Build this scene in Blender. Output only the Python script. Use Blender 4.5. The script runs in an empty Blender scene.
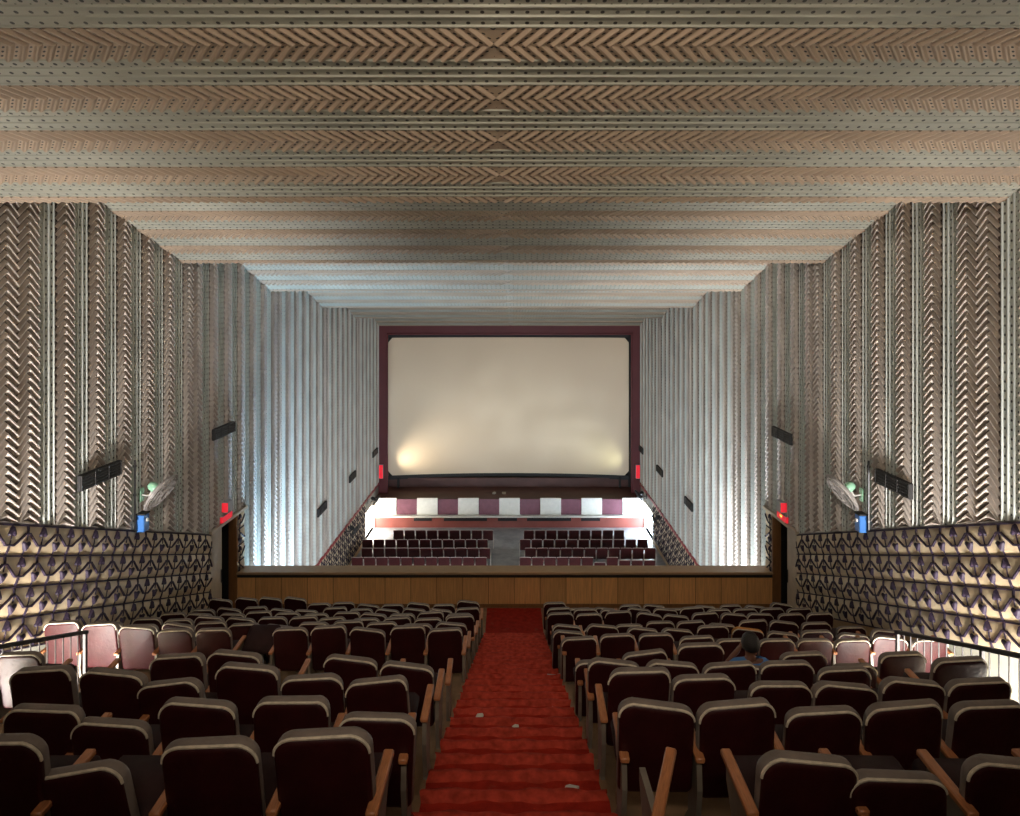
import bpy, math, random
from mathutils import Vector, Matrix, Euler
random.seed(7)
C = bpy.context.scene.collection
PI = math.pi
F_PX, PX, PY = 680.0, 514.0, 305.0            # focal length and principal point in pixels
XL, XR = -6.66, 6.22                          # side wall planes
LIP0, MOD = 8.66, 4.95                        # first ceiling lip, module length

# ------------------------------------------------------------------ materials
def mat(name, col, rough=0.6, metal=0.0, var=0.0, vscale=6.0, bump=0.0, bscale=40.0, spec=None,
        dirt=None, dirt_scale=1.5, dirt_lo=0.55, dirt_hi=0.75, dots=None, stretch=None, planks=None):
    m = bpy.data.materials.new(name); m.use_nodes = True
    nt = m.node_tree; N = nt.nodes; L = nt.links
    b = N['Principled BSDF']
    b.inputs['Roughness'].default_value = rough; b.inputs['Metallic'].default_value = metal
    if spec is not None: b.inputs['Specular IOR Level'].default_value = spec
    cur = None
    rgb = N.new('ShaderNodeRGB'); rgb.outputs[0].default_value = (*col, 1); cur = rgb.outputs[0]
    tc = N.new('ShaderNodeTexCoord'); vec = tc.outputs['Object']
    if stretch:
        mp = N.new('ShaderNodeMapping'); mp.inputs['Scale'].default_value = stretch
        L.new(vec, mp.inputs['Vector']); vec = mp.outputs[0]
    def mix(kind, fac, a, bcol):
        x = N.new('ShaderNodeMix'); x.data_type = 'RGBA'; x.blend_type = kind
        if hasattr(fac, 'is_linked'): L.new(fac, x.inputs[0])
        else: x.inputs[0].default_value = fac
        L.new(a, x.inputs[6])
        if hasattr(bcol, 'is_linked'): L.new(bcol, x.inputs[7])
        else: x.inputs[7].default_value = (*bcol, 1)
        return x.outputs[2]
    def math_(op, a, bb=None):
        x = N.new('ShaderNodeMath'); x.operation = op
        for i, v in enumerate((a, bb)):
            if v is None: continue
            if hasattr(v, 'is_linked'): L.new(v, x.inputs[i])
            else: x.inputs[i].default_value = v
        return x.outputs[0]
    if var:
        n = N.new('ShaderNodeTexNoise'); n.inputs['Scale'].default_value = vscale; n.inputs['Detail'].default_value = 5
        L.new(vec, n.inputs['Vector'])
        r = N.new('ShaderNodeMapRange'); r.inputs[1].default_value = 0.3; r.inputs[2].default_value = 0.7
        r.inputs[3].default_value = 1 - var; r.inputs[4].default_value = 1 + var
        L.new(n.outputs[0], r.inputs[0])
        cc = N.new('ShaderNodeCombineColor')
        for i in range(3): L.new(r.outputs[0], cc.inputs[i])
        cur = mix('MULTIPLY', 1.0, cur, cc.outputs[0])
    if dirt:
        n = N.new('ShaderNodeTexNoise'); n.inputs['Scale'].default_value = dirt_scale; n.inputs['Detail'].default_value = 8
        n.inputs['Roughness'].default_value = 0.65
        L.new(vec, n.inputs['Vector'])
        r = N.new('ShaderNodeMapRange'); r.inputs[1].default_value = dirt_lo; r.inputs[2].default_value = dirt_hi
        L.new(n.outputs[0], r.inputs[0])
        cur = mix('MIX', r.outputs[0], cur, dirt)
    if planks:
        sep = N.new('ShaderNodeSeparateXYZ'); L.new(tc.outputs['Object'], sep.inputs[0])
        fx = math_('FRACT', math_('DIVIDE', sep.outputs[0], planks))
        g = math_('LESS_THAN', fx, 0.025)
        cur = mix('MIX', g, cur, tuple(c * 0.35 for c in col))
        idx = math_('FLOOR', math_('DIVIDE', sep.outputs[0], planks))
        wn = N.new('ShaderNodeTexWhiteNoise'); wn.noise_dimensions = '1D'; L.new(idx, wn.inputs['W'])
        r = N.new('ShaderNodeMapRange'); r.inputs[3].default_value = .8; r.inputs[4].default_value = 1.12
        L.new(wn.outputs[0], r.inputs[0])
        cc = N.new('ShaderNodeCombineColor')
        for i in range(3): L.new(r.outputs[0], cc.inputs[i])
        cur = mix('MULTIPLY', 1.0, cur, cc.outputs[0])
    if dots:                                   # punched acoustic holes laid out in metres on the UVs
        for (pu, pv, rad, ou, ov) in dots:
            uv = N.new('ShaderNodeUVMap'); sep = N.new('ShaderNodeSeparateXYZ'); L.new(uv.outputs[0], sep.inputs[0])
            def cell(o, p, off):
                f = math_('FRACT', math_('DIVIDE', math_('SUBTRACT', o, off), p))
                return math_('MULTIPLY', math_('SUBTRACT', f, 0.5), p)
            a = cell(sep.outputs[0], pu, ou); c = cell(sep.outputs[1], pv, ov)
            d = math_('ADD', math_('MULTIPLY', a, a), math_('MULTIPLY', c, c))
            g = math_('LESS_THAN', d, rad * rad)
            cur = mix('MIX', g, cur, (0.012, 0.011, 0.01))
    L.new(cur, b.inputs['Base Color'])
    if bump:
        n = N.new('ShaderNodeTexNoise'); n.inputs['Scale'].default_value = bscale; n.inputs['Detail'].default_value = 4
        L.new(vec, n.inputs['Vector'])
        bp = N.new('ShaderNodeBump'); bp.inputs['Strength'].default_value = bump; bp.inputs['Distance'].default_value = 0.02
        L.new(n.outputs[0], bp.inputs['Height']); L.new(bp.outputs[0], b.inputs['Normal'])
    return m

def glow(name, col, strength):
    m = bpy.data.materials.new(name); m.use_nodes = True
    b = m.node_tree.nodes['Principled BSDF']
    b.inputs['Base Color'].default_value = (*col, 1); b.inputs['Roughness'].default_value = 0.4
    b.inputs['Emission Color'].default_value = (*col, 1); b.inputs['Emission Strength'].default_value = strength
    return m

M = {}
HOLE = [(.12, .118, .017, 0, 0), (.12, .118, .008, .035, .059)]
M['sage'] = mat('sage_tile', (.50, .53, .48), .5, var=.12, vscale=1.2, dots=HOLE)
M['sage_plain'] = mat('sage_reed', (.58, .61, .57), .5, spec=.4, var=.12, vscale=1.2)
M['tan'] = mat('tan_tile_shaded', (.14, .108, .092), .6, spec=.3, var=.12, vscale=1.2, dots=[(.055, .118, .0125, 0, .038)])  # base colour darkened to stand for the shade between ridges
M['tan_plain'] = mat('tan_ridge_lit', (.52, .455, .40), .58, spec=.3, var=.12, vscale=1.2)  # ridge colour paled to carry the light on the raised bars
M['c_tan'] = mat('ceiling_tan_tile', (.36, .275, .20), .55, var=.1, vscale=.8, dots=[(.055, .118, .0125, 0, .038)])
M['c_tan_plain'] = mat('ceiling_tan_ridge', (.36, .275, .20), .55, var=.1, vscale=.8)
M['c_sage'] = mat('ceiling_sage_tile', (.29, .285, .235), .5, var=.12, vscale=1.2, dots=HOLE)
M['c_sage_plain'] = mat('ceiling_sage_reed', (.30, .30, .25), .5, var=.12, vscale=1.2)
M['plaster'] = mat('plaster', (.3, .28, .25), .8, var=.1)
M['cream'] = mat('wainscot_cream', (.62, .50, .325), .42, var=.12, vscale=2.5)
M['ornament'] = mat('ornament_purple', (.028, .018, .034), .6, spec=.25, var=.2, vscale=8)
M['skirt'] = mat('ochre_skirting', (.38, .24, .11), .5, var=.15, vscale=3)
M['skirt_lit'] = mat('skirting_lit_pale', (.60, .59, .48), .6, var=.1)  # skirting colour lightened by the stairwell to show the strong light on it
M['redrail'] = mat('red_rail', (.32, .03, .035), .45, var=.1)
M['wood'] = mat('honey_ply', (.68, .36, .135), .42, var=.16, vscale=3, stretch=(14, 14, .8), planks=.62)
M['woodplain'] = mat('ledge_wood', (.36, .22, .11), .45, var=.15, vscale=5, stretch=(1, 10, 10))
M['arm'] = mat('arm_wood', (.46, .18, .07), .38, var=.2, vscale=14, stretch=(10, 1, 10))
M['carpet'] = mat('red_carpet', (.33, .021, .011), .95, var=.25, vscale=9, bump=.6, bscale=90, dirt=(.30, .08, .045), dirt_scale=3.5, dirt_lo=.6, dirt_hi=.78, spec=.1)
M['floorb'] = mat('ochre_floor', (.25, .15, .075), .75, var=.25, vscale=4, dirt=(.12, .05, .03), dirt_scale=2)
M['floors'] = mat('grey_stalls_floor', (.27, .28, .29), .45, var=.2, vscale=2.5, dirt=(.15, .15, .16), dirt_scale=.8)
M['vinyl'] = mat('dark_maroon_vinyl', (.030, .0036, .0042), .46, var=.25, vscale=5, bump=.15, bscale=30, dirt=(.03, .009, .009), dirt_scale=7, dirt_lo=.6, dirt_hi=.8, spec=.28)
M['seatv'] = mat('dull_seat_vinyl', (.03, .012, .012), .7, var=.3, vscale=6, spec=.2)
M['cushion'] = mat('dusty_brown_cushion', (.20, .16, .135), .55, var=.25, vscale=6, bump=.2, bscale=25)
M['piping'] = mat('worn_beige_piping', (.64, .56, .43), .5, var=.25, vscale=20)
M['foam'] = mat('orange_foam', (.55, .25, .06), .9, var=.3, vscale=14)
M['iron'] = mat('dark_iron', (.05, .045, .045), .5, var=.2)
M['irong'] = mat('grey_cast_iron', (.20, .17, .13), .55, var=.2)
M['black'] = mat('black_paint', (.012, .011, .011), .6)
M['slat'] = mat('black_slat', (.02, .018, .017), .5)
M['rail'] = mat('rail_paint', (.02, .014, .012), .55, var=.1)
M['maroon'] = mat('maroon_paint', (.12, .017, .022), .5, var=.1, vscale=1)
M['stagefloor'] = mat('stage_boards', (.10, .038, .030), .5, var=.2, vscale=1.5)
M['white'] = mat('white_panel', (.75, .74, .68), .5, var=.06)
M['purple'] = mat('purple_panel', (.17, .06, .085), .45, var=.12)
M['redwall'] = mat('red_brown_wall', (.24, .065, .05), .4, var=.12, vscale=2)
M['stallvinyl'] = mat('oxblood_vinyl', (.055, .009, .009), .35, var=.3, vscale=4)
M['stalltop'] = mat('scuffed_edge', (.46, .38, .34), .4)
M['jamb'] = mat('cream_door_paint', (.50, .41, .30), .45, var=.1)
M['brown'] = mat('brown_door_wood', (.22, .10, .035), .4, var=.15, vscale=3, stretch=(10, 10, 1))
M['mint'] = mat('mint_enamel', (.33, .62, .42), .3)
M['wire'] = mat('fan_wire', (.34, .31, .29), .4)
M['fanblk'] = mat('fan_black', (.02, .02, .02), .4)
M['blue'] = mat('blue_box', (.06, .22, .62), .35)
M['conduit'] = mat('pale_conduit', (.5, .48, .44), .4)
M['sign'] = glow('exit_red', (.9, .02, .04), .55)
M['signback'] = mat('sign_housing', (.35, .36, .37), .4)
M['amber'] = glow('amber_lamp', (1., .35, .05), 2.2)
M['day_left'] = glow('daylight_left', (1., .95, .86), 26)
M['day_right'] = glow('daylight_right', (.72, .86, 1.), 38)
M['paper'] = mat('paper', (.6, .57, .5), .8)
M['skin'] = mat('brown_skin', (.17, .075, .045), .5)
M['hair'] = mat('black_hair', (.012, .009, .008), .55, bump=.4, bscale=120)
M['shirt'] = mat('blue_shirt', (.06, .20, .50), .8, var=.1)
M['trousers'] = mat('dark_trousers', (.03, .03, .04), .8)
M['worn_lit_carpet'] = mat('worn_lit_nosing', (.44, .05, .028), .95, var=.35, vscale=14, spec=.1)  # worn nosings, also brightened for the light line along each step edge
M['concrete'] = mat('bare_concrete', (.33, .33, .27), .8, var=.2)

# silver projection screen: dull metallic coating that smears the door light
m = bpy.data.materials.new('silver_screen'); m.use_nodes = True
b = m.node_tree.nodes['Principled BSDF']; b.inputs['Base Color'].default_value = (.62, .50, .36, 1)
b.inputs['Roughness'].default_value = .42; b.inputs['Metallic'].default_value = .35
n = m.node_tree.nodes.new('ShaderNodeTexNoise'); n.inputs['Scale'].default_value = .7; n.inputs['Detail'].default_value = 3
r = m.node_tree.nodes.new('ShaderNodeMapRange'); r.inputs[1].default_value = .3; r.inputs[2].default_value = .7
r.inputs[3].default_value = .42; r.inputs[4].default_value = .5
tcn = m.node_tree.nodes.new('ShaderNodeTexCoord'); m.node_tree.links.new(tcn.outputs['Object'], n.inputs['Vector'])
m.node_tree.links.new(n.outputs[0], r.inputs[0]); m.node_tree.links.new(r.outputs[0], b.inputs['Roughness'])
M['screen'] = m

# ------------------------------------------------------------------ mesh builder
class MB:
    def __init__(s): s.v = []; s.f = []; s.m = []; s.uv = []; s.has_uv = False
    def face(s, pts, mi=0, uv=None):
        i = len(s.v); s.v += [tuple(p) for p in pts]; s.f.append(tuple(range(i, i + len(pts)))); s.m.append(mi)
        s.uv.append(uv)
        if uv: s.has_uv = True
    def poly(s, verts, faces, mi=0):
        i = len(s.v); s.v += [tuple(p) for p in verts]
        for f in faces: s.f.append(tuple(i + k for k in f)); s.m.append(mi); s.uv.append(None)
    def box(s, lo, hi, mi=0, T=None):
        x0, y0, z0 = lo; x1, y1, z1 = hi
        vs = [(x0, y0, z0), (x1, y0, z0), (x1, y1, z0), (x0, y1, z0), (x0, y0, z1), (x1, y0, z1), (x1, y1, z1), (x0, y1, z1)]
        if T is not None: vs = [T @ Vector(p) for p in vs]
        s.poly(vs, [(0, 3, 2, 1), (4, 5, 6, 7), (0, 1, 5, 4), (1, 2, 6, 5), (2, 3, 7, 6), (3, 0, 4, 7)], mi)
    def bbox(s, lo, hi, bev=.01, mi=0, T=None):          # box with chamfered edges
        bm_v = []; c = [(a + b_) / 2 for a, b_ in zip(lo, hi)]; h = [abs(b_ - a) / 2 for a, b_ in zip(lo, hi)]
        bev = min(bev, min(h) * .9)
        idx = {}
        for sx in (-1, 1):
            for sy in (-1, 1):
                for sz in (-1, 1):
                    for ax in range(3):
                        p = []
                        for k, sg in enumerate((sx, sy, sz)): p.append(c[k] + sg * (h[k] - (0 if k == ax else bev)))
                        idx[(sx, sy, sz, ax)] = len(bm_v); bm_v.append(Vector(p))
        fs = []
        for ax in range(3):
            o = [k for k in range(3) if k != ax]
            for sg in (-1, 1):
                q = []
                for a, b_ in ((-1, -1), (1, -1), (1, 1), (-1, 1)):
                    k = [0, 0, 0]; k[ax] = sg; k[o[0]] = a; k[o[1]] = b_; q.append(idx[(*k, ax)])
                fs.append(q)
        for ax in range(3):                                # edges parallel to ax
            o = [k for k in range(3) if k != ax]
            for a in (-1, 1):
                for b_ in (-1, 1):
                    q = []
                    for e, which in ((-1, o[0]), (1, o[0]), (1, o[1]), (-1, o[1])):
                        k = [0, 0, 0]; k[ax] = e; k[o[0]] = a; k[o[1]] = b_; q.append(idx[(*k, which)])
                    fs.append(q)
        for sx in (-1, 1):
            for sy in (-1, 1):
                for sz in (-1, 1): fs.append([idx[(sx, sy, sz, 0)], idx[(sx, sy, sz, 1)], idx[(sx, sy, sz, 2)]])
        out = []
        cc = Vector(c)
        for q in fs:
            nrm = (bm_v[q[1]] - bm_v[q[0]]).cross(bm_v[q[2]] - bm_v[q[0]])
            mid = sum((bm_v[k] for k in q), Vector()) / len(q) - cc
            out.append(q if nrm.dot(mid) > 0 else q[::-1])
        vs = [T @ p for p in bm_v] if T is not None else bm_v
        s.poly(vs, out, mi)
    def tube(s, pts, r, n=8, mi=0, closed=False, cap=True):
        pts = [Vector(p) for p in pts]; k = len(pts); base = len(s.v); rs = r if isinstance(r, (list, tuple)) else [r] * k
        up = None
        for i in range(k):
            a = pts[(i - 1) % k] if (i > 0 or closed) else pts[i]; b_ = pts[(i + 1) % k] if (i < k - 1 or closed) else pts[i]
            t = (b_ - a).normalized()
            if up is None: up = t.orthogonal().normalized()
            up = (up - t * up.dot(t)).normalized(); w = t.cross(up)
            for j in range(n):
                an = 2 * PI * j / n; s.v.append(tuple(pts[i] + (up * math.cos(an) + w * math.sin(an)) * rs[i]))
        for i in range(k if closed else k - 1):
            for j in range(n):
                a = base + i * n + j; b_ = base + i * n + (j + 1) % n
                c = base + ((i + 1) % k) * n + (j + 1) % n; d = base + ((i + 1) % k) * n + j
                s.f.append((a, b_, c, d)); s.m.append(mi); s.uv.append(None)
        if cap and not closed:
            s.f.append(tuple(base + j for j in range(n))[::-1]); s.m.append(mi); s.uv.append(None)
            s.f.append(tuple(base + (k - 1) * n + j for j in range(n))); s.m.append(mi); s.uv.append(None)
    def loft(s, rings, mi=0, cap0=True, cap1=True):
        base = len(s.v); n = len(rings[0])
        for r in rings: s.v += [tuple(p) for p in r]
        for i in range(len(rings) - 1):
            for j in range(n):
                s.f.append((base + i * n + j, base + i * n + (j + 1) % n, base + (i + 1) * n + (j + 1) % n, base + (i + 1) * n + j))
                s.m.append(mi); s.uv.append(None)
        if cap0: s.f.append(tuple(base + j for j in range(n))[::-1]); s.m.append(mi); s.uv.append(None)
        if cap1: s.f.append(tuple(base + (len(rings) - 1) * n + j for j in range(n))); s.m.append(mi); s.uv.append(None)
    def build(s, name, mats, parent=None, smooth=False):
        me = bpy.data.meshes.new(name); me.from_pydata(s.v, [], s.f)
        if not isinstance(mats, (list, tuple)): mats = [mats]
        for x in mats: me.materials.append(x)
        me.polygons.foreach_set('material_index', s.m)
        if s.has_uv:
            l = me.uv_layers.new(name='UVMap'); data = []
            for f, u in zip(s.f, s.uv):
                if u is None: data += [0.0, 0.0] * len(f)     # corner of the grid: never on a hole
                else:
                    for q in u: data += [q[0], q[1]]
            l.data.foreach_set('uv', data)
        if smooth: me.polygons.foreach_set('use_smooth', [True] * len(s.f))
        me.update()
        o = bpy.data.objects.new(name, me); C.objects.link(o)
        if parent: o.parent = parent
        return o
def autosmooth(o, deg=40):
    me = o.data
    me.polygons.foreach_set('use_smooth', [True] * len(me.polygons))
    me.set_sharp_from_angle(angle=math.radians(deg))
    return o
def struct(o): o['kind'] = 'structure'; return o
def tag(o, label, cat, group=None):
    o['label'] = label; o['category'] = cat
    if group: o['group'] = group
    return o
def thing(name, label, cat, loc=(0, 0, 0), group=None, rot=(0, 0, 0)):
    o = bpy.data.objects.new(name, None); C.objects.link(o); o.location = loc; o.rotation_euler = rot
    o.empty_display_size = .2
    return tag(o, label, cat, group)
def copy_tree(o, parent=None):
    c = o.copy(); C.objects.link(c)
    if parent: c.parent = parent
    for ch in list(o.children): copy_tree(ch, c)
    return c

# ------------------------------------------------------------------ ceiling
def seg(Y):
    n = max(0, math.ceil((Y - LIP0) / MOD - 1e-6)); return n
def ceil_z(Y):
    n = seg(Y); return 1.32 - .465 * n + .294 * (LIP0 + MOD * n - Y)
PITCH, CH, SG = .751, .41, .341
RP = .118                                              # ridge pitch
Y_BACK, Y_FRONT = -1.2, 33.41

def build_ceiling():
    b = MB(); X0, X1 = XL - .02, XR + .02
    for n in range(0, 6):
        Ye = LIP0 + MOD * n if n < 5 else Y_FRONT
        Ys = LIP0 + MOD * (n - 1) if n > 0 else Y_BACK
        ze = 1.32 - .465 * n; Yl = LIP0 + MOD * n
        P = lambda x, y, d=0: (x, y - .28 * d, ze + .294 * (Yl - y) - .957 * d)
        xm = -.17 - .0 * n
        y1 = Ye
        k = 0
        bands = []                                     # from the lip backwards: cut chevron, then sage / chevron
        y = Yl - (-.0); cut = .16
        edges = [(Yl - cut, Yl, 'c')]; y = Yl - cut
        while y > Ys:
            edges.append((y - SG, y, 's')); y -= SG
            edges.append((y - CH, y, 'c')); y -= CH
        for (a, c, t) in edges:
            a2, c2 = max(a, Ys), min(c, Ye)
            if c2 - a2 < .01: continue
            if t == 's':
                b.face([P(X0, a2), P(X0, c2), P(X1, c2), P(X1, a2)], 0, [(a2 - a, 0), (c2 - a, 0), (c2 - a, X1 - X0), (a2 - a, X1 - X0)])
                for i in range(4):
                    yc = a + .005 + i * (SG - .01) / 3; w = .018
                    if yc - w < a2 - .02 or yc + w > c2 + .02: continue
                    q = [(yc - w, 0), (yc - w * .45, .012), (yc + w * .45, .012), (yc + w, 0)]
                    for (p0, p1) in zip(q, q[1:]):
                        b.face([P(X0, *p0), P(X0, *p1), P(X1, *p1), P(X1, *p0)], 1)
            else:
                ymid = (a + c) / 2 if c - a > .3 else None
                yh = a + CH / 2; rise = .17
                # two halves, each mirrored about the hall's centre; arrows point to the centre
                halves = [(a, yh), (yh, a + CH)]
                for hi, (h0, h1) in enumerate(halves):
                    g0, g1 = max(h0, a2), min(h1, c2)
                    if g1 - g0 < .01: continue
                    for sd in (-1, 1):
                        xa, xb = (X0, xm) if sd < 0 else (xm, X1)
                        def sh(yy): return rise * abs(yy - yh) / (CH / 2)
                        uvv = lambda x, yy: (yy - a, (x - xm) * sd - sh(yy))
                        b.face([P(xa, g0), P(xa, g1), P(xb, g1), P(xb, g0)], 2,
                               [uvv(xa, g0), uvv(xa, g1), uvv(xb, g1), uvv(xb, g0)])
                        L = abs(xb - xa); t0 = .0
                        nn = int(L / RP) + 1
                        for j in range(0, nn):
                            pts = []
                            for (yy) in (g0, g1):
                                s0 = j * RP + sh(yy)
                                row = []
                                for (o_, d_) in ((0, 0), (.028, .028), (.046, .028), (.07, 0)):
                                    s_ = min(max(s0 + o_, 0), L)
                                    row.append(P(xm + sd * s_, yy, d_))
                                pts.append(row)
                            for q in range(3):
                                fc = [pts[0][q], pts[0][q + 1], pts[1][q + 1], pts[1][q]]
                                b.face(fc if sd > 0 else fc[::-1], 3)
        if n < 5:                                       # step up to the next bay
            zt = 1.32 - .465 * (n + 1) + .294 * MOD
            b.face([(X0, Ye, ze), (X0, Ye, zt), (X1, Ye, zt), (X1, Ye, ze)], 4)
            b.box((X0, Ye - .12, ze + .036), (X1, Ye - .005, zt + .1), 4)
    b.box((XL - .3, Y_BACK, 4.6), (XR + .3, 38, 4.8), 4)
    return struct(b.build('ceiling', [M['c_sage'], M['c_sage_plain'], M['c_tan'], M['c_tan_plain'], M['plaster']]))
ceiling = build_ceiling()

# ------------------------------------------------------------------ side walls
Z_STALL = -10.6
PAR_Y0, PAR_Y1 = 16.3, 16.72                           # balcony parapet
DOOR_Y0, DOOR_Y1, DOOR_ZT, Z_FRONT = 14.9, 16.32, -5.02, -7.25
WTOP = lambda Y: .35 - .362 * Y                        # sloping top of the balcony wainscot
RAILZ = -8.8
HOLES = [(DOOR_Y0, DOOR_Y1, Z_FRONT, DOOR_ZT), (18.6, 21.4, Z_STALL, -8.75), (30.35, 32.35, Z_STALL, -9.32)]
def build_wall(side):
    left = side == 'left'; X = XL if left else XR; nx = 1 if left else -1
    P = lambda y, z, d=0: (X + nx * d, y, z)
    b = MB()
    def quad(pts, mi, uv=None):
        if not left: pts = pts[::-1]; uv = uv[::-1] if uv else None
        b.face(pts, mi, uv)
    # plain slab with the door openings cut through
    ys = sorted({Y_BACK, 38.0} | {h[0] for h in HOLES} | {h[1] for h in HOLES})
    zs = sorted({-12.0, 4.7} | {h[2] for h in HOLES} | {h[3] for h in HOLES})
    inside = lambda y, z: any(h[0] < y < h[1] and h[2] < z < h[3] for h in HOLES)
    for y0, y1 in zip(ys, ys[1:]):
        for z0, z1 in zip(zs, zs[1:]):
            if inside((y0 + y1) / 2, (z0 + z1) / 2): continue
            quad([P(y0, z0), P(y1, z0), P(y1, z1), P(y0, z1)], 4)
            quad([P(y0, z0, -.18), P(y0, z1, -.18), P(y1, z1, -.18), P(y1, z0, -.18)], 4)
    for (y0, y1, z0, z1) in HOLES:
        for (a, c) in (((y0, z0), (y1, z0)), ((y1, z0), (y1, z1)), ((y1, z1), (y0, z1)), ((y0, z1), (y0, z0))):
            quad([P(*a), P(*a, -.18), P(*c, -.18), P(*c)], 5)
    # strips of acoustic tile
    strips = []
    for n in range(-1, 5):
        y = LIP0 + MOD * n; strips.append((y, y + .42, 'c')); y += .42
        for k in range(6):
            strips.append((y, y + .40, 'c')); y += .40; strips.append((y, y + .355, 's')); y += .355
    for (a, c, t) in strips:
        if c < 2.0 or a > 33.4: continue
        c = min(c, 33.4); ym = (a + c) / 2; w = c - a
        if ym < PAR_Y1: zb = max(WTOP(ym) + .0, DOOR_ZT + .06 if ym > DOOR_Y0 else -99)
        else: zb = RAILZ + .06
        if ym < DOOR_Y0: zbf = lambda y: WTOP(y) + .03
        else: zbf = lambda y, zb=zb: zb + .03
        zt = max(ceil_z(a + .01), ceil_z(c - .01), ceil_z(ym)) + .03
        e = .012
        if t == 's':
            quad([P(a, zbf(a), e), P(c, zbf(c), e), P(c, zt, e), P(a, zt, e)], 0,
                 [(0, zbf(a) - zt), (.36, zbf(c) - zt), (.36, 0), (0, 0)])
            for i in range(4):
                yc = a + .02 + i * (w - .04) / 3; hw = .016
                q = [(yc - hw, e), (yc - hw * .45, .03), (yc + hw * .45, .03), (yc + hw, e)]
                for p0, p1 in zip(q, q[1:]):
                    quad([P(p0[0], zbf(p0[0]), p0[1]), P(p1[0], zbf(p1[0]), p1[1]), P(p1[0], zt, p1[1]), P(p0[0], zt, p0[1])], 1)
        else:
            rise = .18
            for (h0, h1) in ((a, ym), (ym, c)):
                sh = lambda y: rise * (1 - abs(y - ym) / (w / 2))
                zz = zt
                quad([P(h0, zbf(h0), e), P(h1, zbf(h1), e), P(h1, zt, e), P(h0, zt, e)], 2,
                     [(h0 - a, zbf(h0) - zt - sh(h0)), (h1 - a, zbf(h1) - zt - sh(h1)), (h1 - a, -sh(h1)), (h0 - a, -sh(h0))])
                z = zt - RP * math.ceil((zt - min(zbf(h0), zbf(h1)) + rise) / RP)
                while z < zt + .02:
                    rows = []
                    for y in (h0, h1):
                        zl = zbf(y); row = []
                        for o_, d_ in ((0, e), (.034, .058), (.058, .058), (.092, e)):
                            row.append(P(y, min(max(z + sh(y) + o_, zl), zt + .02), d_))
                        rows.append(row)
                    if rows[0][3][2] - rows[0][0][2] > .004 or rows[1][3][2] - rows[1][0][2] > .004:
                        for q in range(3):
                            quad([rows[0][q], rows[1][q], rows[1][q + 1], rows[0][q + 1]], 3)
                    z += RP
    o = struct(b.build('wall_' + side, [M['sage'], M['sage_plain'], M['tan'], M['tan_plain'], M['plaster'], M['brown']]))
    return o
wall_left = build_wall('left'); wall_right = build_wall('right')

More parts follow.
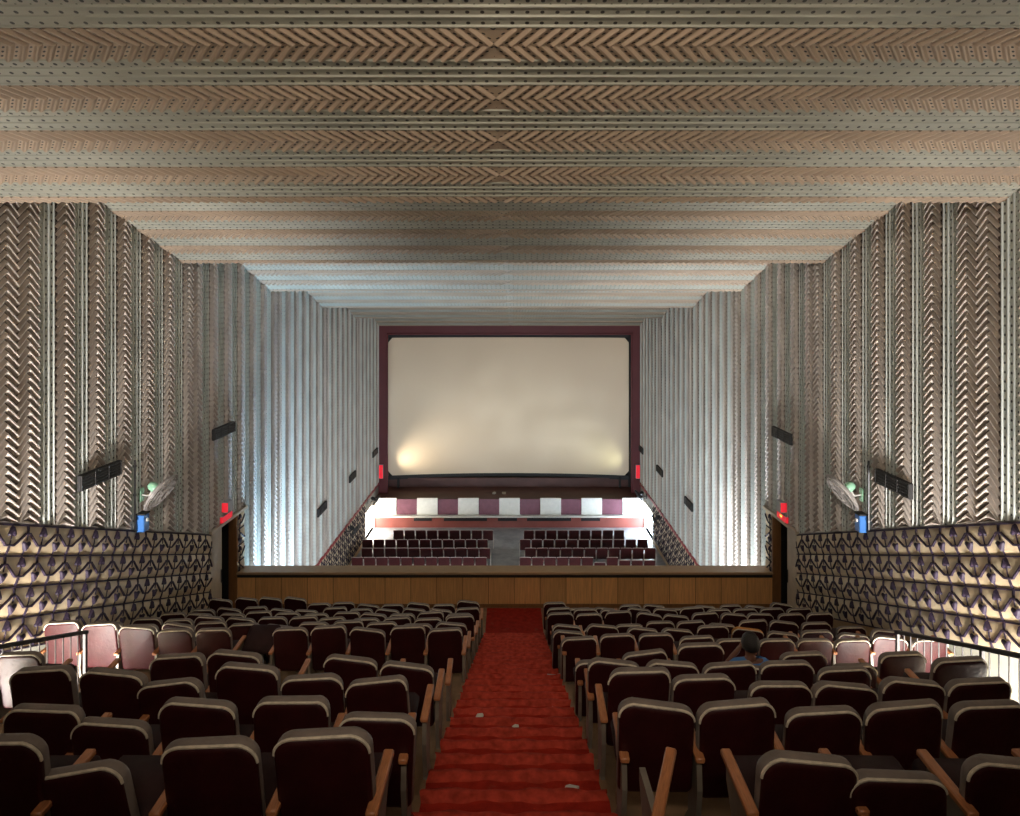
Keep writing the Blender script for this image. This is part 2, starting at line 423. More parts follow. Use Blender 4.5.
# padded wainscot with dark leaf-and-wave ornament
def build_wainscot(side, parent, y0, y1, top, slope, rows, bottom_z, name='wainscot', P_=.63, H_=.39, clip_z=None, extra=None):
    left = side == 'left'; X = XL if left else XR; nx = 1 if left else -1
    ca = 1 / math.sqrt(1 + slope * slope); sa = slope * ca
    # local u runs along the slope, v runs down and square to it
    def P(u, v, d): return (X + nx * (.014 + d), y0 + u * ca - v * sa, top - u * sa - v * ca)
    def ok(u, v): yy = y0 + u * ca - v * sa; return y0 - .001 <= yy <= y1 + .001
    Ltot = (y1 - y0) / ca + rows * H_ * slope + .05
    b = MB(); pan = MB()
    def quad(B, pts, mi=0):
        B.face(pts if left else pts[::-1], mi)
    def cl(u, v):                                       # clamp u so the piece stays between the ends
        lo = v * sa / ca; hi = ((y1 - y0) + v * sa) / ca
        return min(max(u, lo), hi)
    nseg = max(2, int((y1 - y0) / .105)); nv = 6
    bulge = lambda u, f: .034 * (math.sin(PI * f) ** .6) * (.85 + .15 * math.cos(2 * PI * u / (P_ / 2)))
    for r in range(rows):
        idx0 = len(pan.v)
        for i in range(nseg + 1):
            for j in range(nv + 1):
                v = (r + j / nv) * H_
                lo = v * sa / ca; u = lo + (y1 - y0) / ca * i / nseg
                pan.v.append(P(u, v, bulge(u, j / nv)))
        for i in range(nseg):
            for j in range(nv):
                a = idx0 + i * (nv + 1) + j
                f = (a, a + 1, a + nv + 2, a + nv + 1)
                pan.f.append(f if left else f[::-1]); pan.m.append(0); pan.uv.append(None)
    # skirting below the padded rows
    n2 = 24
    for i in range(n2):
        ya, yb = y0 + (y1 - y0) * i / n2, y0 + (y1 - y0) * (i + 1) / n2
        za = top - slope * (ya - y0) - rows * H_ / ca; zb = top - slope * (yb - y0) - rows * H_ / ca
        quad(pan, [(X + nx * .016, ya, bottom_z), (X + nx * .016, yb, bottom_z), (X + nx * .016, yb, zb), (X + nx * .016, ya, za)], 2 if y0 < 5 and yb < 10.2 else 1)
    def strip(p, q, wd, h=.02, nsub=1):                  # raised ribbon from p to q, following the padding
        (u0, v0), (u1, v1) = p, q
        if (not ok(u0, v0)) and (not ok(u1, v1)): return
        u0, u1 = cl(u0, v0), cl(u1, v1)
        L = math.hypot(u1 - u0, v1 - v0)
        if L < .005: return
        px, py = -(v1 - v0) / L * wd / 2, (u1 - u0) / L * wd / 2
        pr = None
        for k in range(nsub + 1):
            t = k / nsub; u = u0 + (u1 - u0) * t; v = v0 + (v1 - v0) * t; f = (v / H_) % 1.0
            if abs(v / H_ - round(v / H_)) < 1e-4: f = 0
            d = bulge(u, f)
            ring = [P(u - px, v - py, d - .01), P(u - px * .7, v - py * .7, d + h), P(u + px * .7, v + py * .7, d + h), P(u + px, v + py, d - .01)]
            if pr:
                for q_ in range(3):
                    fc = [pr[q_], ring[q_], ring[q_ + 1], pr[q_ + 1]]
                    b.face(fc, 0)
            pr = ring
    def leaf(u, v, sgn, s=1.0):                         # spade: tip at sgn direction (-1 = up)
        pts = [(0, -.062), (.03, -.02), (.058, .03), (.05, .052), (.02, .042), (0, .03), (-.02, .042), (-.05, .052), (-.058, .03), (-.03, -.02)]
        if not ok(u - .05, v) or not ok(u + .05, v): return
        f = (v / H_) % 1.0; d = bulge(u, f)
        outer = [P(u + a * s * 1.55, v - sgn * c * s * 1.3, d - .012) for a, c in pts]
        inner = [P(u + a * s * 1.1, v - sgn * c * s * .95, d + .034) for a, c in pts]
        n = len(pts)
        for i in range(n): b.face([outer[i], outer[(i + 1) % n], inner[(i + 1) % n], inner[i]], 0)
        ctr = P(u, v, d + .045)
        for i in range(n): b.face([inner[i], inner[(i + 1) % n], ctr], 0)
    U1 = Ltot
    nl = max(1, int((y1 - y0) / 3))
    for r in range(rows + 1):
        v = r * H_; lo = v * sa / ca
        strip((lo, v), (lo + (y1 - y0) / ca, v), .028, .022)
    K = int(U1 / (P_ / 2)) + 2
    for r in range(rows):
        v0 = r * H_
        for k in range(-1, K):
            u = k * P_ / 2 + .08; par = (k + r) % 2
            tr, cr = v0 + .66 * H_, v0 + .27 * H_
            un = u + P_ / 2
            if par == 0:
                leaf(u, v0 + .22 * H_, -1)
                strip((u, v0 + .33 * H_), (u, tr), .014, .014, 3)
                strip((u - .012, tr), (u - .012, v0 + H_), .012, .016, 3); strip((u + .012, tr), (u + .012, v0 + H_), .012, .016, 3)
                hw = .085
                strip((u - hw, tr), (u + hw, tr), .032, .022, 1)
                strip((u + hw, tr), (un - .045, cr), .032, .022, 4)
            else:
                strip((u - .012, v0), (u - .012, cr), .012, .016, 3); strip((u + .012, v0), (u + .012, cr), .012, .016, 3)
                strip((u - .045, cr), (u + .045, cr), .034, .026, 1)
                strip((u, cr), (u, v0 + .5 * H_), .014, .014, 3)
                leaf(u, v0 + .68 * H_, 1)
                strip((u, v0 + .85 * H_), (u, v0 + H_), .014, .014, 2)
                strip((u + .045, cr), (un - .085, tr), .032, .022, 4)
    o = pan.build(name, [M['cream'], M['skirt'], M['skirt_lit']], parent, smooth=True)
    b.build('ornament', M['ornament'], o)
    return o
for side, w in (('left', wall_left), ('right', wall_right)):
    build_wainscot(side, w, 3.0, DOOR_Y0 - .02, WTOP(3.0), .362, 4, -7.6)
    build_wainscot(side, w, DOOR_Y1 + .02, PAR_Y1 - .02, DOOR_ZT, 0, 4, -7.4)
    build_wainscot(side, w, PAR_Y1 + .3, 30.3, RAILZ, 0, 4, Z_STALL + .0)
    b = MB(); X, nx = (XL, 1) if side == 'left' else (XR, -1)
    b.bbox((min(X, X + nx * .07), PAR_Y1 + .3, RAILZ), (max(X, X + nx * .07), 33.3, RAILZ + .11), .015)
    struct(b.build('trim_' + ('1' if side == 'left' else '2'), M['redrail']))

# ------------------------------------------------------------------ floors, balcony, parapet
ROWS = {  # back-top depth, platform height
    'J': (3.2, -2.98), 'I': (4.1, -3.33), 'H': (5.05, -3.67), 'G': (5.9, -4.0), 'P': (6.85, -4.4),
    'F': (9.0, -5.2), 'E': (10.0, -5.62), 'D': (11.0, -6.0), 'C': (12.0, -6.38), 'B': (13.0, -6.74), 'A': (14.0, -7.05)}
AX = .70                                              # half width of the stepped aisle
WELL_L, WELL_R = -5.36, 4.80                           # inner edges of the side stairwells
WELL_Y0, WELL_Y1 = 5.25, 8.55
b = MB()
plat = [(-1.2, 2.85, -2.62)]
order = ['J', 'I', 'H', 'G', 'P', 'F', 'E', 'D', 'C', 'B', 'A']
starts = {k: ROWS[k][0] - .36 for k in order}; starts['F'] = 7.62
plat[0] = (-1.2, starts['J'], -2.64)
for i, k in enumerate(order):
    y1 = starts[order[i + 1]] if i + 1 < len(order) else 14.75
    plat.append((starts[k], y1, ROWS[k][1]))
plat.append((14.75, PAR_Y0, Z_FRONT))
for (y0, y1, z) in plat:
    for (xa, xb) in ((XL + .005, -AX), (AX, XR - .005)):
        segs = [(y0, y1, xa, xb)]
        if y1 > WELL_Y0 and y0 < WELL_Y1:               # leave the stairwell open
            segs = []
            a, c = max(y0, WELL_Y0), min(y1, WELL_Y1)
            if y0 < a: segs.append((y0, a, xa, xb))
            if c < y1: segs.append((c, y1, xa, xb))
            if xa < 0: segs.append((a, c, WELL_L, xb))
            else: segs.append((a, c, xa, WELL_R))
        for (a, c, p, q) in segs: b.box((p, a, z - .9 if y1 < PAR_Y0 - .1 else z - .4), (q, c, z))
    # (the aisle is built with the steps)
floor = struct(b.build('floor', [M['floorb']]))
# aisle steps
b = MB(); stepY = []
y = PAR_Y0; SR, SRI = .43, .16
z = Z_FRONT; y = 14.62
b.box((-AX, y, z - .4), (AX, PAR_Y0, z))
while y > -.8:
    z += SRI; b.box((-AX, y - SR, z - .6), (AX, y, z)); stepY.append((y - SR, y, z)); y -= SR
struct(b.build('floor_aisle_steps', M['floorb']))
# red carpet runner following the steps
b = MB(); nxs = 28; prof = [(PAR_Y0 - .05, Z_FRONT + .008)]
y = 14.62; z = Z_FRONT
prof.append((y + .012, z + .008))
for k in range(36):
    z2 = z + SRI
    prof += [(y + .015, z + .03), (y + .018, z2 - .05), (y + .03, z2 + .0), (y + .02, z2 + .028), (y - .02, z2 + .034), (y - .085, z2 + .008), (y - SR + .03, z2 + .008)]
    y -= SR; z = z2
    if y < 2.2: break
rnd = random.Random(3)
CW = .645
for i, (yy, zz) in enumerate(prof):
    for j in range(nxs + 1):
        x = -CW + 2 * CW * j / nxs
        wob = .014 * math.sin(x * 9 + i * 1.7) + .010 * math.sin(x * 23 + i * .9)
        edge = .012 * math.sin(i * 2.1) if j in (0, nxs) else 0
        up = abs(.006 * math.sin(x * 14 + i)) if i > 1 else 0
        b.v.append((x + edge, yy + (wob * .8 if 2 < i else 0), zz + up))
for i in range(len(prof) - 1):
    for j in range(nxs):
        a = i * (nxs + 1) + j
        worn = (j >= nxs - 4 and 86 <= i <= 89)
        b.f.append((a, a + nxs + 1, a + nxs + 2, a + 1)[::-1]); b.m.append(1 if worn else (2 if i >= 2 and (i - 2) % 7 in (2, 3, 4) else 0)); b.uv.append(None)
runner = b.build('stair_carpet', [M['carpet'], M['concrete'], M['worn_lit_carpet']], smooth=True)
tag(runner, 'worn red carpet runner climbing the stepped centre aisle', 'carpet')

# stalls floor, back wall, understructure
b = MB(); b.box((XL - .2, 8.0, Z_STALL - .3), (XR + .2, 36.5, Z_STALL)); struct(b.build('floor_stalls', M['floors']))
b = MB(); b.box((XL - .3, Y_BACK - .2, -12), (XR + .3, Y_BACK, 4.7))
struct(b.build('wall_back', M['plaster']))
# stairwells: lower floor, inner cheek, end wall with an open street door
for (xa, xb, nm) in ((XL + .02, WELL_L, 'left'), (WELL_R, XR - .02, 'right')):
    b = MB()
    b.box((xa, WELL_Y0, -7.3), (xb, WELL_Y1 + .4, -7.1))
    inner = xb if nm == 'left' else xa
    lo, hi = (inner, inner + .1) if nm == 'left' else (inner - .1, inner)
    for (y0, y1, z) in plat:
        a, c = max(y0, WELL_Y0), min(y1, WELL_Y1)
        if a < c: b.box((lo, a, -7.3), (hi, c, z + .02))
    b.box((xa, WELL_Y1, -7.3), (xb, WELL_Y1 + .12, -5.21))
    struct(b.build('floor_stairwell_' + nm, M['jamb']))

# parapet
b = MB(); b.box((XL + .01, PAR_Y0, -8.0), (XR - .01, PAR_Y0 + .18, -6.5))
par = struct(b.build('wall_parapet', M['wood']))
b = MB(); b.bbox((XL + .012, PAR_Y0 - .04, -6.46), (XR - .012, PAR_Y1, -6.4), .015); b.build('ledge', M['woodplain'], par)
b = MB(); b.box((XL + .012, PAR_Y0 - .015, -6.53), (XR - .012, PAR_Y0 + .16, -6.46)); b.build('ledge_edge', M['black'], par)
b = MB(); b.box((XL + .012, PAR_Y0 - .02, Z_FRONT), (XR - .012, PAR_Y0, Z_FRONT + .09)); b.build('skirting', M['brown'], par)
b = MB(); b.box((XL + .012, PAR_Y0 + .3, -8.0), (XR - .012, PAR_Y1 - .02, -6.46)); b.build('outer_fascia', M['jamb'], par)

# ------------------------------------------------------------------ balcony exit doors
dn = 1
for side in ('left', 'right'):
    X, nx = (XL, 1) if side == 'left' else (XR, -1)
    S = lambda a, c: (min(X + nx * a, X + nx * c), max(X + nx * a, X + nx * c))
    root = bpy.data.objects.new('door_%d' % dn, None); C.objects.link(root); root.location = (X, (DOOR_Y0 + DOOR_Y1) / 2, Z_FRONT); struct(root)
    inv = Matrix.Translation(-Vector(root.location))
    def add(lo, hi, name, mt, bev=.006):
        b = MB(); b.bbox(lo, hi, bev, 0, inv); return b.build(name, mt, root)
    x0, x1 = S(-.16, -.11); leaf = add((x0, DOOR_Y0 + .02, Z_FRONT + .01), (x1, DOOR_Y0 + .86, DOOR_ZT - .05), 'door_leaf', M['jamb'])
    x0, x1 = S(-.12, -.05); b = MB(); b.tube([(X - nx * .09, DOOR_Y0 + .78, Z_FRONT + .85), (X - nx * .09, DOOR_Y0 + .78, Z_FRONT + 1.15)], .012, 8); 
    for v_ in range(len(b.v)): b.v[v_] = tuple(inv @ Vector(b.v[v_]))
    b.build('door_handle', M['iron'], leaf)
    x0, x1 = S(-.17, .03); add((x0, DOOR_Y1 - .05, Z_FRONT), (x1, DOOR_Y1 + .012, DOOR_ZT), 'jamb', M['brown'])
    add((x0, DOOR_Y0 - .03, Z_FRONT), (x1, DOOR_Y0 + .05, DOOR_ZT), 'jamb', M['jamb'])
    x0, x1 = S(-.16, .075); add((x0, DOOR_Y0 - .06, DOOR_ZT), (x1, PAR_Y1 + .1, DOOR_ZT + .07), 'lintel', M['jamb'])
    # dark passage behind the open leaf
    b = MB(); xa, xb = S(-1.6, -.19)
    b.box((xa - .05, DOOR_Y0 - .1, Z_FRONT - .1), (xb, DOOR_Y1 + .1, Z_FRONT), 0, inv)
    b.box((xa if nx > 0 else xb - .05, DOOR_Y0 - .1, Z_FRONT), (xa + .05 if nx > 0 else xb, DOOR_Y1 + .1, DOOR_ZT + .1), 0, inv)
    b.box((xa, DOOR_Y0 - .15, Z_FRONT), (xb, DOOR_Y0 - .1, DOOR_ZT + .1), 0, inv); b.box((xa, DOOR_Y1 + .1, Z_FRONT), (xb, DOOR_Y1 + .15, DOOR_ZT + .1), 0, inv)
    b.box((xa, DOOR_Y0 - .1, DOOR_ZT + .1), (xb, DOOR_Y1 + .1, DOOR_ZT + .15), 0, inv)
    b.build('passage', M['black'], root)
    dn += 1
    # the two red exit signs over the door
    yb = 15.5
    x0, x1 = S(.0, .15)
    t = thing('exit_sign', '%s red exit box sign projecting above the %s balcony door' % ('small', side), 'sign', (X + nx * .06, yb, -4.62), 'exit signs over the balcony doors')
    b = MB(); b.bbox((-.10, -.02, -.12), (.10, .22, .13), .01); b.build('housing', M['signback'], t)
    b = MB(); b.bbox((-.09, -.03, -.1), (.09, -.021, .11), .004); b.build('face', M['sign'], t)
    t = thing('exit_sign', 'flat red exit sign on the lintel of the %s balcony door' % side, 'sign', (X + nx * .06, yb + .1, -4.86), 'exit signs over the balcony doors')
    b = MB(); b.bbox((-.03, -.26, -.075), (.03, .26, .075), .01); b.build('housing', M['signback'], t)
    b = MB(); b.bbox((nx * .031 - .004, -.25, -.066), (nx * .031 + .006, .25, .066), .004); b.bbox((-.028, -.268, -.066), (.028, -.26, .066), .003); b.build('face', M['sign'], t)
    if side == 'right':
        b = MB(); b.bbox((-.035, -.06, .0), (-.045, .06, .05), .004); b.build('lamp', M['amber'], t)

# ------------------------------------------------------------------ stage, proscenium, screen
ST_Y, ST_Z = 32.4, -9.24
b = MB(); b.box((XL + .01, ST_Y, Z_STALL), (XR - .01, 36.4, ST_Z)); stage = struct(b.build('stage', M['stagefloor']))
xa, xb = -6.57, 6.14; pw = (xb - xa) / 13
for k in range(13):
    wht = k % 2 == 0; b = MB()
    if wht: b.bbox((xa + k * pw, ST_Y - .07, -9.98), (xa + (k + 1) * pw, ST_Y - .002, ST_Z + .06), .008)
    else: b.bbox((xa + k * pw + .003, ST_Y - .04, -9.98), (xa + (k + 1) * pw - .003, ST_Y - .002, ST_Z + .0), .008)
    o = b.build('front_panel', M['white'] if wht else M['purple'], stage); o['label'] = 'white square panel' if wht else 'purple square panel'
b = MB(); b.bbox((XL + .05, ST_Y - .28, -10.05), (XR - .05, ST_Y - .002, -9.985), .01); o = b.build('ledge', M['white'], stage); o['label'] = 'white ledge under the panels'
b = MB(); b.box((XL + .05, ST_Y - .02, Z_STALL), (XR - .05, ST_Y - .001, -10.05)); o = b.build('base_wall', M['redwall'], stage); o['label'] = 'red brown wall under the ledge'
for (p0, p1) in ((414, 432), (444, 487), (498, 517), (527, 571), (581, 600)):
    b = MB(); b.bbox(((p0 - PX) * ST_Y / F_PX, ST_Y - .05, -10.28), ((p1 - PX) * ST_Y / F_PX, ST_Y - .021, -10.14), .004); o = b.build('vent', M['black'], stage); o['label'] = 'dark slot vent'
# proscenium wall
FY = 33.4; OX0, OX1, OZ1 = -6.24, 5.80, -1.42
b = MB()
b.box((XL + .005, FY, ST_Z), (OX0, FY + .25, .6)); b.box((OX1, FY, ST_Z), (XR - .005, FY + .25, .6)); b.box((OX0, FY, OZ1), (OX1, FY + .25, .6))
wf = struct(b.build('wall_front', M['maroon']))
b = MB()
for (lo, hi) in (((OX0 - .03, FY - .06, ST_Z), (OX0 + .06, FY + .02, OZ1 + .03)), ((OX1 - .06, FY - .06, ST_Z), (OX1 + .03, FY + .02, OZ1 + .03)), ((OX0 - .03, FY - .06, OZ1 - .05), (OX1 + .03, FY + .02, OZ1 + .04))):
    b.bbox(lo, hi, .02)
b.build('frame', M['maroon'], wf)
b = MB(); b.box((XL, 36.2, -12), (XR, 36.4, 1)); b.box((XL - .1, FY + .2, -1.15), (XR + .1, 36.4, -1.0)); struct(b.build('wall_screen', M['black']))
t = thing('cinema_screen', 'large silver cinema screen in dark maroon frame above the stage', 'screen', (-.25, 34.6, ST_Z))
SX0, SX1, SZ0, SZ1 = -6.36, 5.80, -8.62, -1.66
nx_, sag = 60, .55
def SP(x, z, d=0):
    tt = (x - (SX0 + SX1) / 2) / ((SX1 - SX0) / 2); return Vector((x, 34.35 + sag * (1 - tt * tt) + d, z)) - Vector((-.25, 34.6, ST_Z))
b = MB(); R = .24
cols = []
for i in range(nx_ + 1):
    x = SX0 + (SX1 - SX0) * i / nx_; e = min(x - SX0, SX1 - x); c = 0
    if e < R: c = R - math.sqrt(max(0, R * R - (R - e) ** 2))
    cols.append((x, SZ0 + c, SZ1 - c))
xs2 = []
for (x, za, zb) in cols: xs2.append((SP(x, za), SP(x, zb), SP(x, za, .03), SP(x, zb, .03)))
for p, q in zip(xs2, xs2[1:]):
    b.face([p[0], q[0], q[1], p[1]]); b.face([p[2], p[3], q[3], q[2]]); b.face([p[0], p[2], q[2], q[0]]); b.face([p[1], q[1], q[3], p[3]])
o = b.build('projection_surface', M['screen'], t, smooth=False); autosmooth(o, 30)
b = MB()
for zz, h in ((SZ0 - .22, .22), (SZ1, .16)):
    for i in range(nx_):
        xa_, xb_ = SX0 + (SX1 - SX0) * i / nx_, SX0 + (SX1 - SX0) * (i + 1) / nx_
        b.face([SP(xa_, zz, .04), SP(xb_, zz, .04), SP(xb_, zz + h, .04), SP(xa_, zz + h, .04)])
b.box(tuple(SP(SX0 - .15, SZ0 - .6, .06)), tuple(SP(SX0 + .02, SZ1 + .1, .1))); b.box(tuple(SP(SX1 - .02, SZ0 - .6, .06)), tuple(SP(SX1 + .15, SZ1 + .1, .1)))
b.box(tuple(SP(-5.9, SZ0 - .62, -.08)), tuple(SP(-5.8, SZ0 - .1, 0))); b.box(tuple(SP(5.3, SZ0 - .62, -.08)), tuple(SP(5.4, SZ0 - .1, 0)))
b.build('masking', M['black'], t)
b = MB(); p0 = SP(SX0, 0); b.box((SX0 + .25 - .1, -.05, 0), (SX1 + .25 + .1, .1, .45)); b.build('plinth', M['stagefloor'], t)
# red signs on the proscenium
for nm, xx in (('left', -6.5), ('right', 6.06)):
    t = thing('exit_sign', 'tall red lit sign low on the %s edge of the screen frame' % nm, 'sign', (xx, FY - .12, -8.15), 'red signs beside the screen')
    b = MB(); b.bbox((-.10, -.05, -.34), (.10, .055, .34), .01); b.build('housing', M['signback'], t)
    b = MB(); b.bbox((-.09, -.06, -.32), (.09, -.051, .32), .004); b.build('face', M['sign'], t)

# stalls side doors (daylight beyond)
for side in ('left', 'right'):
    X, nx = (XL, 1) if side == 'left' else (XR, -1)
    for (y0, y1, z0, z1) in HOLES[1:]:
        root = bpy.data.objects.new('door_%d' % dn, None); C.objects.link(root); root.location = (X, (y0 + y1) / 2, z0); struct(root); dn += 1
        b = MB(); inv = Matrix.Translation(-Vector(root.location))
        x0, x1 = sorted((X - nx * .17, X + nx * .03))
        for lo, hi in (((x0, y0 - .06, z0), (x1, y0 + .04, z1 + .05)), ((x0, y1 - .04, z0), (x1, y1 + .06, z1 + .05)), ((x0, y0 - .06, z1 - .04), (x1, y1 + .06, z1 + .06))): b.bbox(lo, hi, .008, 0, inv)
        b.build('door_frame', M['jamb'], root)
        if y0 > 25:
            b = MB(); xa, xb = sorted((X - nx * .15, X - nx * .17)); b.box((xa, y0 + .04, z0), (xb, y1 - .04, z1 - .04), 0, inv); o = b.build('daylit_opening', M['day_' + side], root); o['label'] = 'blinding daylight in the doorway'

# ------------------------------------------------------------------ chairs
def outline(w, h, rt, rb, n=6):
    pts = []
    for (cx, cz, r, a0) in ((w / 2 - rt, h - rt, rt, 0), (-w / 2 + rt, h - rt, rt, 90), (-w / 2 + rb, rb, rb, 180), (w / 2 - rb, rb, rb, 270)):
        for k in range(n + 1):
            a = math.radians(a0 + 90 * k / n); pts.append((cx + r * math.cos(a), cz + r * math.sin(a)))
    return pts
BW, BH, BZ, TILT = .455, .60, .32, math.radians(9)
def bp(x, s, d): return (x, BH * math.sin(TILT) - s * math.sin(TILT) + d * math.cos(TILT), BZ + s * math.cos(TILT) + d * math.sin(TILT))
OUT = outline(BW, BH, .085, .04)
def ring(d, sc, top=0.0, lean=0.0):
    r = []
    for (x, s) in OUT:
        xx = x * sc; ss = BH / 2 + (s - BH / 2) * sc
        f = max(0, (s - BH * .6) / (BH * .4))
        ss += f * (top + lean * x + .012 * math.sin(x * 16 + top * 300) * (top != 0))
        r.append(bp(xx, ss, d))
    return r
def chair_meshes(var):
    top, lean = [(.004, .01), (.014, .09), (-.014, -.10), (.008, -.05)][var]
    pan = MB(); pan.loft([ring(-.012, .90, top, lean), ring(-.008, .97, top, lean), ring(.004, 1.0, top, lean), ring(.02, .99, top, lean)])
    cu = MB(); cu.loft([ring(.012, .985, top, lean), ring(.022, 1.006, top, lean), ring(.045, 1.014, top, lean), ring(.066, 1.003, top, lean), ring(.084, .94, top, lean), ring(.09, .80, top, lean)])
    pp = MB(); pts = [p for p, (x, s) in zip(ring(.004, 1.0, top, lean), OUT) if s > .10]
    pp.tube(pts, .008, 6)
    return pan, cu, pp
seatm = MB(); T = None
seatm.bbox((-.215, 0, -.05), (.215, .42, .06), .035, 0, T)
def arm_mb(x):
    a = MB(); T = Matrix.Translation((x, .14, .60)) @ Matrix.Rotation(math.radians(3), 4, 'X')
    a.bbox((-.028, -.16, -.018), (.028, .27, .018), .008, 0, T); return a
def frame_mb(x):
    a = MB()
    prof = [(.02, 0), (.34, 0), (.30, .05), (.24, .12), (.25, .40), (.33, .52), (.33, .582), (.02, .582), (.0, .40), (.06, .12), (.05, .05)]
    r0 = [(x - .016, y, z) for y, z in prof]; r1 = [(x + .016, y, z) for y, z in prof]
    a.loft([r1, r0]); return a
def proto(name, var):
    e = bpy.data.objects.new(name, None); C.objects.link(e); e.empty_display_size = .2
    pan, cu, pp = chair_meshes(var)
    p = autosmooth(pan.build('back_panel', M['vinyl'], e), 50); autosmooth(pp.build('piping', M['piping'], p), 60)
    autosmooth(cu.build('backrest', M['cushion'], e), 60)
    o_ = autosmooth(seatm.build('seat', M['seatv'], e), 60); o_.location = (0, .17, .40)
    return e
PIT = .255
protos = [proto('cinema_chair', k) for k in range(4)]
armR = autosmooth(arm_mb(PIT).build('armrest', M['arm']), 40); armL = autosmooth(arm_mb(-PIT).build('armrest', M['arm']), 40)
frR = frame_mb(PIT).build('side_frame', M['irong']); frL = frame_mb(-PIT).build('side_frame', M['irong'])
loose = [armR, armL, frR, frL]
used = [False] * 4
ORD = ['first', 'second', 'third', 'fourth', 'fifth', 'sixth', 'seventh', 'eighth', 'ninth', 'tenth', 'eleventh']
ROWN = {'A': 'front row by the parapet', 'B': 'second row behind the parapet', 'C': 'third row behind the parapet', 'D': 'fourth row behind the parapet',
        'E': 'second row past the cross aisle', 'F': 'first row past the cross aisle', 'P': 'first row behind the cross aisle', 'G': 'second row behind the cross aisle',
        'H': 'third row behind the cross aisle', 'I': 'second row from the camera', 'J': 'row nearest the camera'}
rg = random.Random(11)
def place(row, side, k, x, ytop=None, look='black', roll=0, back=True, foam=False, tilt=0, ends=False, arms=True):
    Y, zf = ROWS[row]
    var = rg.choice((0, 0, 1, 2, 3)) if back else 0
    src = protos[var]
    r = src.copy(); C.objects.link(r); r.location = (x, Y, zf); r.rotation_euler = (0, 0, math.radians(rg.uniform(-1.2, 1.2)))
    dz = rg.uniform(-.02, .02)
    if ytop is not None: dz = max(-.16, min(.10, (PY - ytop) * Y / F_PX - (zf + .945)))
    for ch in src.children:
        if not back and (row != 'F' or not ch.name.startswith('seat')): continue
        c = ch.copy(); C.objects.link(c); c.parent = r
        if not ch.name.startswith('seat'):
            c.location = (0, 0, dz); c.rotation_euler = (-tilt, roll + rg.uniform(-.012, .012), 0)
            if foam and ch.name.startswith('backrest'):
                c.data = c.data.copy(); c.data.materials[0] = M['foam']; c['label'] = 'torn backrest showing orange foam'
        else:
            c.rotation_euler = (math.radians(rg.choice((0, 3, 6, 9))) if back else .5, 0, 0)
            if not back: c.location.z += .1
        for g in ch.children:
            d = g.copy(); C.objects.link(d); d.parent = c
    outer = (armL, frL) if side == 'left' else (armR, frR); inner = (armR, frR) if side == 'left' else (armL, frL)
    lst = list(outer) + (list(inner) if (k == 0 or ends) else [])
    for s_ in lst if arms else []:
        c = s_.copy(); C.objects.link(c); c.parent = r
        if s_ in inner and k == 0: c.location.x = (.668 - abs(x)) * (1 if x > 0 else -1) - (PIT if s_ in (armR, frR) else -PIT)
        if s_.name.startswith('armrest'): c.rotation_euler = (rg.uniform(-.01, .03), 0, rg.uniform(-.02, .02))
    what = '%s chair' % look if back else 'backless chair'
    tag(r, '%s %s from aisle, %s, %s block' % (what, ORD[k], ROWN[row], side), 'chair', 'cinema chairs in the %s balcony block' % side)
    return r
def spread(lst, Y, dmin=.502):
    xs = [px2x(p[0], Y) for p in lst]; sg = 1 if xs[-1] > xs[0] else -1
    for _ in range(40):
        for i in range(len(xs) - 1):
            g = (xs[i + 1] - xs[i]) * sg
            if g < dmin: xs[i] -= sg * (dmin - g) / 2; xs[i + 1] += sg * (dmin - g) / 2
    return xs
def px2x(px, Y): return (px - PX) * Y / F_PX
# front block, measured rows A, E, F; the rest follow the same spacing
A_L = [(468, 600), (443.5, 604), (418.5, 602), (392.5, 604), (368, 603.5), (342.5, 602), (318, 603), (295.5, 596), (271, 596), (245.5, 598), (219.5, 598)]
A_R = [(555, 602), (580, 609), (605.5, 607), (631, 604.5), (655, 604), (680, 610), (705.6, 606), (731.5, 604.7), (757, 605), (780, 602.5)]
F_L = [(444.7, 629.7), (407, 627), (367, 627), (328, 627), (290, 627.5), (252, None), (211, 628), (173, 628.7), (136, 626), (100, 624), (62, 622.5)]
F_R = [(579, 641.7), (619, 633.7), (656, 633), (697, 637.5), (735, 643), (779, 641.7), (816, 640), (853, 644), (890, 635), (931, 639)]
E_R = [(569, 631), (602, 625), (643, 628), (678, 629), (714, 625), (749, 627), (784, 631), (818, 630), (855, 634), (887, 630)]
D_R = [(566.7, 625), (599, 627), (631, 624), (660, 621), (694, 622), (724, 624), (752, 621), (782, 620), (817, 622), (852, 626)]
for k, (px, yt) in enumerate(A_L): X_ = spread(A_L, ROWS['A'][0])[k]; place('A', 'left', k, X_, yt)
for k, (px, yt) in enumerate(A_R): X_ = spread(A_R, ROWS['A'][0])[k]; place('A', 'right', k, X_, yt, roll=.05 if k == 9 else 0)
looksL = {6: 'red-lit', 7: 'red-lit', 8: 'white-glared', 9: 'white-glared', 10: 'white-glared'}
for k, (px, yt) in enumerate(F_L): X_ = spread(F_L, ROWS['F'][0])[k]; place('F', 'left', k, X_, yt, look=looksL.get(k, 'black'), back=(k != 5))
looksR = {5: 'red-lit', 6: 'pinkish', 7: 'red-lit', 8: 'white-glared', 9: 'white-glared'}
for k, (px, yt) in enumerate(F_R): X_ = spread(F_R, ROWS['F'][0])[k]; place('F', 'right', k, X_, yt, look=looksR.get(k, 'black'))
for k, (px, yt) in enumerate(E_R): X_ = spread(E_R, ROWS['E'][0])[k]; place('E', 'right', k, X_, yt, foam=(k == 5), look='foam-topped black' if k == 5 else ('magenta-lit' if k in (6, 7) else 'black'))
for k, (px, yt) in enumerate(D_R): X_ = spread(D_R, ROWS['D'][0])[k]; place('D', 'right', k, X_, yt)
